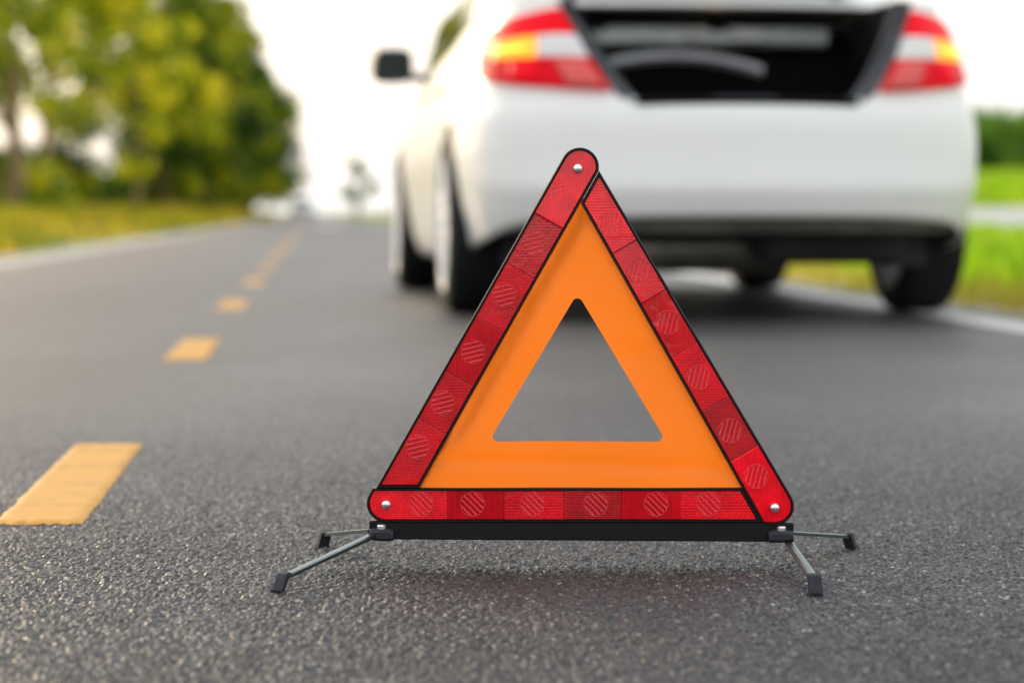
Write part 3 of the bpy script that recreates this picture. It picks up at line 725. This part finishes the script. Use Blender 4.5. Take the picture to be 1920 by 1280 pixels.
# tail lamps, built on the body's own curved surface
def lamp(side):
    L_ = empty('tail_lamp', (0, 0, 0)); L_.parent = car
    si = lambda z: g_open(z) + .045
    s_out = .955
    top = lambda s: float(np.interp(s, [.50, .60, .78, .95, s_out], [.990, .992, .968, .92, .885]))
    bot = lambda s: float(np.interp(s, [.42, .55, .75, .92, s_out], [.728, .735, .752, .775, .80]))
    def strip(name, m, za, zb_, sa, sb, off, nj=10, ni=14):
        rows = []
        for j in range(nj + 1):
            v = j / nj; row = []
            for i in range(ni + 1):
                u = i / ni
                # horizontal extents at this level follow the opening edge
                s_lo = sa(v); s_hi = sb(v); s = s_lo + (s_hi - s_lo) * u
                z = za(s) + (zb_(s) - za(s)) * v; row.append(surf(s, z, off, side))
            rows.append(row)
        bk = [[surf(0, 0.5)]]
        o = MB().grid(rows).build(name, m, L_, smooth=True); so = o.modifiers.new('solid', 'SOLIDIFY'); so.thickness = .014; so.offset = 0
        return o
    m1 = lambda s: bot(s) + (top(s) - bot(s)) * .38
    m2 = lambda s: bot(s) + (top(s) - bot(s)) * .67
    e_ = lambda s: top(s)
    inn = lambda lo_, hi_: (lambda v: lo_ + (hi_ - lo_) * v)
    out = lambda v: s_out
    strip('lower_lens', M['lamp_red2'], bot, m1, inn(.428, .487), lambda v: s_out, .010)
    strip('upper_lens', M['lamp_red'], m2, e_, inn(.530, .575), lambda v: s_out - .01, .010)
    strip('outer_lens', M['lamp_red2'], m1, m2, lambda v: .865, lambda v: s_out + .01, .010, 6, 6)
    strip('indicator', M['lamp_amber'], m1, m2, lambda v: .665, lambda v: .862, .013, 8, 8)
    strip('indicator_bulb', M['lamp_core'], lambda s: m1(s) + .03, lambda s: m2(s) - .03, lambda v: .71, lambda v: .815, .024, 4, 4)
    strip('reversing_lens', M['lamp_clear'], m1, m2, inn(.490, .528), lambda v: .662, .010, 8, 8)
    strip('inner_lens', M['lamp_pink'] , lambda s: bot(s) + .008, lambda s: m1(s) - .01, inn(.445, .50), inn(.56, .60), .020, 4, 6)
    strip('brake_bulb', M['lamp_red'], lambda s: bot(s) + .02, lambda s: m1(s) - .015, lambda v: .66, lambda v: .76, .020, 4, 4)
lamp(-1); lamp(1)

# distant white car coming the other way
far = empty('distant_car', rd(-.80, 172, 0), ROADA + math.pi)
tag(far, 'small white car far down the road in the left lane below the trees', 'car')
build_car(far, False)
for s in (-1, 1):
    MB().lathe([(0, .001), (.03, .07), (.0, .10)], 20, 'y', (s * .60, 3.42, .66)).build('headlight', M['headlight'], far)
MB().box((0, 3.52, .45), (.9, .06, .16)).build('grille', M['black_plastic'], far, bevel=.02)

# ------------------------------------------------------------------ warning triangle
tri = empty('warning_triangle', (on_y(1088, 1060, TRI_Y).x, TRI_Y, 0))
tag(tri, 'red reflective warning triangle with orange inner field on folding legs on the asphalt', 'warning triangle')
T0 = tri.location.copy()
def tp(p, dy=0.0):
    q = on_y(p[0], p[1], TRI_Y); return Vector((q.x - T0.x, dy, q.z))
PX = tp((1089, 500)).x - tp((1088, 500)).x      # metres per photo pixel on the triangle
def red_mat(name, kind):
    m = mat(name, (.55, .0, .012), .38, 0, .0, 1.0); N, L, b = nodes(m)
    b.inputs['Coat IOR'].default_value = 1.52; b.inputs['Coat Roughness'].default_value = .09
    t = N.new('ShaderNodeTexCoord'); oi = N.new('ShaderNodeObjectInfo')
    mp1 = N.new('ShaderNodeMapping'); mp1.inputs['Rotation'].default_value = (math.pi / 2, 0, 0)
    L.new(t.outputs['Object'], mp1.inputs[0])
    v = N.new('ShaderNodeTexBrick'); v.inputs['Scale'].default_value = 1.0; v.offset = .5
    w_, h_ = {'hex': (5.2, 4.2), 'rib': (4.4, 900.0), 'dia': (6.4, 5.4)}[kind]
    v.inputs['Brick Width'].default_value = w_ * PX; v.inputs['Row Height'].default_value = h_ * PX
    v.inputs['Mortar Size'].default_value = 1.05 * PX; v.inputs['Mortar Smooth'].default_value = 1.0
    v.inputs['Color1'].default_value = (1.0, .0, .012, 1); v.inputs['Color2'].default_value = (.86, .0, .009, 1); v.inputs['Mortar'].default_value = (.50, .0, .004, 1)
    L.new(mp1.outputs[0], v.inputs['Vector'])
    n = N.new('ShaderNodeTexNoise'); n.inputs['Scale'].default_value = 30; n.inputs['Detail'].default_value = 3; n.inputs['Distortion'].default_value = .6
    L.new(t.outputs['Object'], n.inputs['Vector'])
    a = N.new('ShaderNodeMath'); a.operation = 'MULTIPLY_ADD'; a.inputs[1].default_value = .65; a.inputs[2].default_value = .62
    sc_ = N.new('ShaderNodeSeparateColor'); L.new(oi.outputs['Color'], sc_.inputs[0]); L.new(sc_.outputs[0], a.inputs[0])
    mrn = N.new('ShaderNodeMapRange'); mrn.inputs['From Min'].default_value = .35; mrn.inputs['From Max'].default_value = .65; mrn.inputs['To Min'].default_value = .8; mrn.inputs['To Max'].default_value = 1.15
    L.new(n.outputs['Fac'], mrn.inputs['Value']); mm = N.new('ShaderNodeMath'); mm.operation = 'MULTIPLY'; L.new(a.outputs[0], mm.inputs[0]); L.new(mrn.outputs[0], mm.inputs[1])
    s_ = N.new('ShaderNodeVectorMath'); s_.operation = 'SCALE'; L.new(v.outputs['Color'], s_.inputs[0]); L.new(mm.outputs[0], s_.inputs['Scale'])
    L.new(s_.outputs[0], b.inputs['Base Color'])
    bp = N.new('ShaderNodeBump'); bp.inputs['Distance'].default_value = .0004; bp.inputs['Strength'].default_value = .5; bp.invert = True
    L.new(v.outputs['Fac'], bp.inputs['Height']); L.new(bp.outputs[0], b.inputs['Normal'])
    b3 = N.new('ShaderNodeBump'); b3.inputs['Distance'].default_value = .0007; b3.inputs['Strength'].default_value = 1.0
    L.new(n.outputs['Fac'], b3.inputs['Height'])
    b4 = N.new('ShaderNodeBump'); b4.inputs['Distance'].default_value = .0002; b4.inputs['Strength'].default_value = .35; b4.invert = True
    L.new(v.outputs['Fac'], b4.inputs['Height']); L.new(b3.outputs[0], b4.inputs['Normal'])
    L.new(b4.outputs[0], b.inputs['Coat Normal'])
    return m
M['red_hex'] = red_mat('red_reflex_hex', 'hex'); M['red_rib'] = red_mat('red_reflex_rib', 'rib'); M['red_dia'] = red_mat('red_reflex_diamond', 'dia')
M['ridge'] = mat('red_lens_ridge', (1.0, .09, .11), .18, 0, .8, 1.0, ior=1.9)

def arc(c, r, a0, a1, n=12): return [(c[0] + r * math.cos(R(a0 + (a1 - a0) * k / n)), c[1] + r * math.sin(R(a0 + (a1 - a0) * k / n))) for k in range(n + 1)]
def inset(poly, d):
    n = len(poly); out = []; A = sum(poly[i][0] * poly[(i + 1) % n][1] - poly[(i + 1) % n][0] * poly[i][1] for i in range(n)); sg = 1 if A > 0 else -1
    for i in range(n):
        p0, p1, p2 = Vector(poly[i - 1]), Vector(poly[i]), Vector(poly[(i + 1) % n])
        a = (p1 - p0).normalized(); b = (p2 - p1).normalized(); n1 = Vector((-a.y, a.x)) * sg; n2 = Vector((-b.y, b.x)) * sg
        m_ = (n1 + n2); m_ = m_ / max(m_.length_squared / 2, .35); out.append(tuple(p1 + m_ * d))
    return out
def clip(poly, p, nrm):
    out = []; n = len(poly)
    for i in range(n):
        a, b = Vector(poly[i]), Vector(poly[(i + 1) % n]); da, db = (a - p).dot(nrm), (b - p).dot(nrm)
        if da >= 0: out.append(tuple(a))
        if (da >= 0) != (db >= 0): out.append(tuple(a + (b - a) * (da / (da - db))))
    return out
# arm outlines in photo pixels (y down)
left_arm = [(705, 914)] + arc((1087, 313), 36, 209.6, 354, 14) + [(1122.8, 320), (786, 914)]
right_arm = [(1123.6, 320.5)] + arc((1453, 948), 36, -30, 90, 10) + [(1431, 984), (1426.5, 977), (1089.4, 381)]
bottom_arm = [(698, 914.4), (1391.4, 914.4), (1428, 978.5)] + arc((723, 943), 35.5, 90, 210, 12)
def build_arm(name, poly, cuts, axis_dir, roundels, hatch, dyo, label, cutn):
    a = empty('arm', (0, 0, 0)); a.parent = tri; a['label'] = label
    inn = inset(poly, 5.2)
    fr = MB(); n = len(poly); T = lambda q, d: tp(q, d + dyo)
    o1 = inset(poly, 1.2)
    rings = [[T(q, .009) for q in poly], [T(q, -.0005) for q in poly], [T(q, -.0016) for q in o1], [T(q, -.0016) for q in inset(poly, 3.9)], [T(q, .0012) for q in inn]]
    rows = [r + [r[0]] for r in rings]; fr.grid(rows)
    fr.add([T(q, .009) for q in poly], [tuple(range(n))]); fr.add([T(q, .0014) for q in inn], [tuple(range(n))[::-1]])
    fr.build('frame', M['black_rim'], a)
    ax_ = Vector(axis_dir).normalized(); rr = random.Random(cutn)
    tilts = {1: (-.03, -.012, .004, 0, .004, 0), 5: (-.035, -.03, -.012, 0, .004, 0), 9: (0, 0, 0, 0, 0, 0)}[cutn]; bounds = [None] + cuts + [None]
    kinds = ['red_hex', 'red_rib', 'red_dia']; tones = {1: (.9, .25, .5, .15, .3, .6), 5: (1.0, .8, .35, .75, .2, 1.0), 9: (1.0, .25, .6, .1, .45, .8)}[cutn]
    for i in range(len(bounds) - 1):
        pl = inset(poly, 5.6)
        if bounds[i]: pl = clip(pl, Vector(bounds[i]) + ax_ * .35, ax_)
        if bounds[i + 1]: pl = clip(pl, Vector(bounds[i + 1]) - ax_ * .35, -ax_)
        c = Vector((sum(p[0] for p in pl) / len(pl), sum(p[1] for p in pl) / len(pl)))
        tx, tz = rr.uniform(-.006, .006), tilts[i] + rr.uniform(-.002, .002)
        def fz(q, base): return T(q, base + (q[0] - c.x) * PX * tx + (q[1] - c.y) * PX * tz)
        t = MB(); outer = pl; m_ = len(outer); in1 = [tuple(Vector(q) * .985 + c * .015) for q in outer]
        rows = [[fz(q, .0016) for q in outer], [fz(q, .0002) for q in outer], [fz(q, -.0001) for q in in1]]
        t.grid([r + [r[0]] for r in rows]); t.add([fz(q, -.0001) for q in in1], [tuple(range(m_))[::-1]])
        t.build('reflector_tile', M[kinds[(i + cutn) % 3]], a).color = (tones[i], 0, 0, 1)
    for i, (x, y) in enumerate(roundels):
        rb = MB(); h = Vector((math.cos(hatch), math.sin(hatch))); nn = Vector((-h.y, h.x)); c = Vector((x, y))
        nl = 5; rad = 22
        for k in range(nl):
            off = (k - (nl - 1) / 2) * 8.6; hl = math.sqrt(max(rad * rad - off * off, 20)) * rr.uniform(.9, 1.0)
            p0 = c + nn * off - h * hl; p1 = c + nn * off + h * hl; w_ = nn * 1.5
            v = [T(p0 - w_, -.0003), T(p0 + w_, -.0003), T(p1 + w_, -.0003), T(p1 - w_, -.0003), T(p0 + h, -.0014), T(p1 - h, -.0014)]
            rb.add(v, [(0, 4, 5, 3), (1, 2, 5, 4), (0, 1, 4), (3, 5, 2)])
        ring_ = [[T(c + Vector((math.cos(q), math.sin(q))) * r_, d_) for q in [2 * math.pi * z / 36 for z in range(37)]] for r_, d_ in ((rad + 1.2, .0000), (rad + .5, -.0009), (rad - .2, .0000))]
        rb.grid(ring_); rb.build('lens_roundel', M['ridge'], a)
    return a
ld = Vector((-351, 614)); rdv = Vector((362, 617))
build_arm('arm', left_arm, [(1025, 412), (972, 505), (916, 607), (858, 708), (806, 797)], ld, [(1050, 367), (1000, 457), (945, 554), (887, 660), (830, 755), (783, 838)], R(-14), -.0012,
          'left sloping arm with the apex rivet', 1)
build_arm('arm', right_arm, [(1170, 463), (1225, 556), (1281, 657), (1340, 758), (1394, 851)], rdv, [(1143, 420), (1198, 506), (1252, 605), (1310, 708), (1369, 808), (1418, 893)], R(-76), .0006,
          'right sloping arm with a rivet at its lower end', 5)
build_arm('arm', bottom_arm, [(839, 945), (945, 945), (1057, 945), (1165, 945), (1275, 945)], Vector((1, 0)), [(789, 945), (886, 945), (998, 945), (1117, 945), (1230, 945), (1328, 945)], R(45), .0002,
          'horizontal bottom arm with a rivet at its left end', 9)
for (x, y) in ((1083, 316), (724, 945), (1452, 951)):
    c = tp((x, y), -.0022); r0 = 9.5 * PX
    MB().lathe([(.002, r0), (-.0008, r0), (-.0026, r0 * .82), (-.0034, r0 * .5), (-.0036, r0 * .3), (-.0037, r0 * .15), (-.0037, .0001)], 28, 'y', tuple(c)).build('rivet', M['rivet'], tri, smooth=True)
# orange fabric field with triangular hole and soft folds
def orange_mat():
    m = mat('orange_fabric', (1.0, .24, .022), .42, 0, .35); N, L, b = nodes(m); t = N.new('ShaderNodeTexCoord')
    n = N.new('ShaderNodeTexNoise'); n.inputs['Scale'].default_value = 7; n.inputs['Detail'].default_value = 3; n.inputs['Distortion'].default_value = .5
    mp_ = N.new('ShaderNodeMapping'); mp_.inputs['Rotation'].default_value = (0, .5, 0); mp_.inputs['Scale'].default_value = (1.4, 1, .6)
    L.new(t.outputs['Object'], mp_.inputs[0]); L.new(mp_.outputs[0], n.inputs['Vector'])
    bp = N.new('ShaderNodeBump'); bp.inputs['Distance'].default_value = .012; L.new(n.outputs['Fac'], bp.inputs['Height']); L.new(bp.outputs[0], b.inputs['Normal'])
    w = N.new('ShaderNodeTexNoise'); w.inputs['Scale'].default_value = 1800; L.new(t.outputs['Object'], w.inputs['Vector'])
    bb = N.new('ShaderNodeBump'); bb.inputs['Distance'].default_value = .00015; L.new(w.outputs['Fac'], bb.inputs['Height']); L.new(bb.outputs[0], bp.inputs['Normal'])
    tr = N.new('ShaderNodeBsdfTranslucent'); tr.inputs[0].default_value = (1.0, .22, .01, 1)
    mx_ = N.new('ShaderNodeMixShader'); mx_.inputs[0].default_value = .42
    L.new(b.outputs[0], mx_.inputs[1]); L.new(tr.outputs[0], mx_.inputs[2]); L.new(mx_.outputs[0], N['Material Output'].inputs[0])
    return m
M['orange'] = orange_mat()
def rounded(poly, r, n=6):
    """rounded closed polygon, equal point count for every corner, plus samples on the sides"""
    out = []; k = len(poly); P = [Vector(p) for p in poly]; C_ = []
    for i in range(k):
        a, b, c = P[i - 1], P[i], P[(i + 1) % k]; u = (a - b).normalized(); v = (c - b).normalized(); ang = u.angle(v); d = r / math.tan(ang / 2)
        s, e_ = b + u * d, b + v * d; cc = b + (u + v).normalized() * (r / math.sin(ang / 2)); seg_ = []
        for q in range(n + 1):
            t = q / n; p = (s * (1 - t) + e_ * t - cc); seg_.append(cc + p.normalized() * r)
        C_.append(seg_)
    for i in range(k):
        out += C_[i]; s, e_ = C_[i][-1], C_[(i + 1) % k][0]
        for q in range(1, 30): out.append(s + (e_ - s) * q / 30)
    return out
hin = rounded([(1083, 550), (1250, 828), (916, 828)], 10); hout = rounded([(1089, 362), (1406, 926), (770, 926)], 4)
def fold(p):
    x, y = p.x, p.y
    d = (x - 1083) * .866 - (y - 560) * -.5     # coordinate across the left limb
    f = .0016 * math.sin((x * .9 + y * .42) / 38.0) * math.exp(-((x - 930) ** 2 + (y - 690) ** 2) / 26000)
    f += .0022 * math.exp(-(((x - 1000) * .87 + (y - 560) * .5) / 16) ** 2) * (1 if y < 800 else math.exp(-((y - 800) / 30) ** 2))
    f += .0012 * math.exp(-(((y - 868) - (x - 1000) * .03) / 12) ** 2) + .0010 * math.sin(x / 52) * math.sin(y / 61)
    f += .0018 * math.exp(-((x - 1190) ** 2 + (y - 668) ** 2) / 500)
    cr_ = (x - 1030) * -.845 - (y - 520) * .535      # left of the crease from the apex to the lower left corner
    return f * 2.6 + max(0.0, min(cr_, 60)) * PX * .55
rows = []
for i in range(15):
    t = i / 14; rows.append([tp((p := a * (1 - t) + b * t), .0045 + fold(p)) for a, b in zip(hin, hout)])
rows = [r + [r[0]] for r in rows]
MB().grid(rows).build('orange_field', M['orange'], tri, smooth=True)
# base bar
bb = MB(); q0, q1, q2, q3 = (692, 976), (1489, 980), (1488, 1016), (692, 1011)
bb.prism([q0, q1, q2, q3], lambda q: tp(q, .001), lambda q: tp(q, .022)); bb.build('base_bar', M['black_plastic'], tri, bevel=.0012)
# legs: folded steel strips with rubber feet
def leg(hub, hubdy, knee, footpx, name_dy, fw, capsz):
    foot = ground(*footpx) - T0; foot.z = 0.0
    P0 = tp(hub, hubdy); kn = on_y(knee[0], knee[1], (T0 + foot).y + name_dy) - T0
    o = empty('leg', (0, 0, 0)); o.parent = tri
    d = (kn - P0).normalized(); sd = d.cross(Vector((0, 0, 1))).normalized(); up = sd.cross(d).normalized()
    w, h = .0042, .0032
    prof = [(-w, -h), (-w, 0), (-w * .45, .0007), (w * .45, .0007), (w, 0), (w, -h), (w - .0008, -h), (w - .0008, -.0008), (-w + .0008, -.0008), (-w + .0008, -h)]
    rws = []
    for p in (P0, P0 + (kn - P0) * .5, kn):
        rws.append([p + sd * a_ + up * b_ for a_, b_ in prof + [prof[0]]])
    m_ = MB().grid(rws); m_.build('strip', M['steel'], o)
    # foot: cap wrapping the bent-down end
    out = Vector((foot.x - kn.x, foot.y - kn.y, 0)); 
    hd = Vector((d.x, d.y, 0)).normalized(); sdh = Vector((hd.y, -hd.x, 0))
    top = kn - hd * .006 + Vector((0, 0, .0018)); wf = capsz; rws = []
    for (f_, z_, ww) in ((-.006, .0022, .55), (.0, .0035, .72), (.004, .002, .95), (None, None, 1.0)):
        if f_ is None: c = Vector((foot.x, foot.y, .0)); 
        else: c = kn + hd * f_ + Vector((0, 0, z_))
        rws.append((c, ww))
    g = MB(); rr_ = []
    thk = .006
    for c, ww in rws:
        b_ = c - hd * thk - Vector((0, 0, .002 if c.z > .004 else 0))
        rr_.append([c - sdh * wf * ww, c + sdh * wf * ww, b_ + sdh * wf * ww, b_ - sdh * wf * ww, c - sdh * wf * ww])
    g.grid(rr_); g.add(rr_[0][:4], [(0, 1, 2, 3)]); g.add(rr_[-1][:4], [(3, 2, 1, 0)])
    # ribbed lower edge
    for k in range(5):
        cc = rws[-1][0] + sdh * wf * (-.8 + .4 * k) + Vector((0, 0, .0018)) + hd * .0006; g.box(cc, (.0018, .0022, .0036))
    g.build('rubber_foot', M['rubber'], o, bevel=.0006)
    return o
leg((700, 999), -.006, (533, 1078), (517, 1111), .012, .02, .0056)
leg((1478, 1014), -.006, (1526, 1081), (1531, 1117), .010, .02, .0064)
leg((694, 997), .022, (612, 999), (603, 1024), -.004, .02, .0060)
leg((1486, 1002), .022, (1588, 1003), (1599, 1027), -.004, .02, .0060)
# pivot brackets with silver pins
for (bx, by, fl) in ((715, 1001, 1), (1463, 1004, -1)):
    b_ = MB(); w0 = 23
    rows = []
    for (dx, t_, bt_) in ((-w0 * fl, -9, 9), (-w0 * .5 * fl, -12, 11), (0, -13, 12), (w0 * .6 * fl, -12, 12), (w0 * fl, -8, 11)):
        rows.append([tp((bx + dx, by + t_), .004), tp((bx + dx, by + t_), -.006), tp((bx + dx, by + t_ + 6), -.0095), tp((bx + dx, by + bt_ - 5), -.0095), tp((bx + dx, by + bt_), -.004), tp((bx + dx, by + bt_), .004)])
    b_.grid(rows); b_.add([p for p in rows[0]], [tuple(range(6))]); b_.add([p for p in rows[-1]], [tuple(range(6))[::-1]])
    b_.build('pivot_bracket', M['rubber'], tri, bevel=.0008)
    MB().lathe([(0, .0048), (.0028, .0048), (.0042, .0036), (.0046, .0001)], 20, 'z', tuple(tp((bx + 1, by - 11), -.003))).build('pivot_pin', M['rivet'], tri, smooth=True)
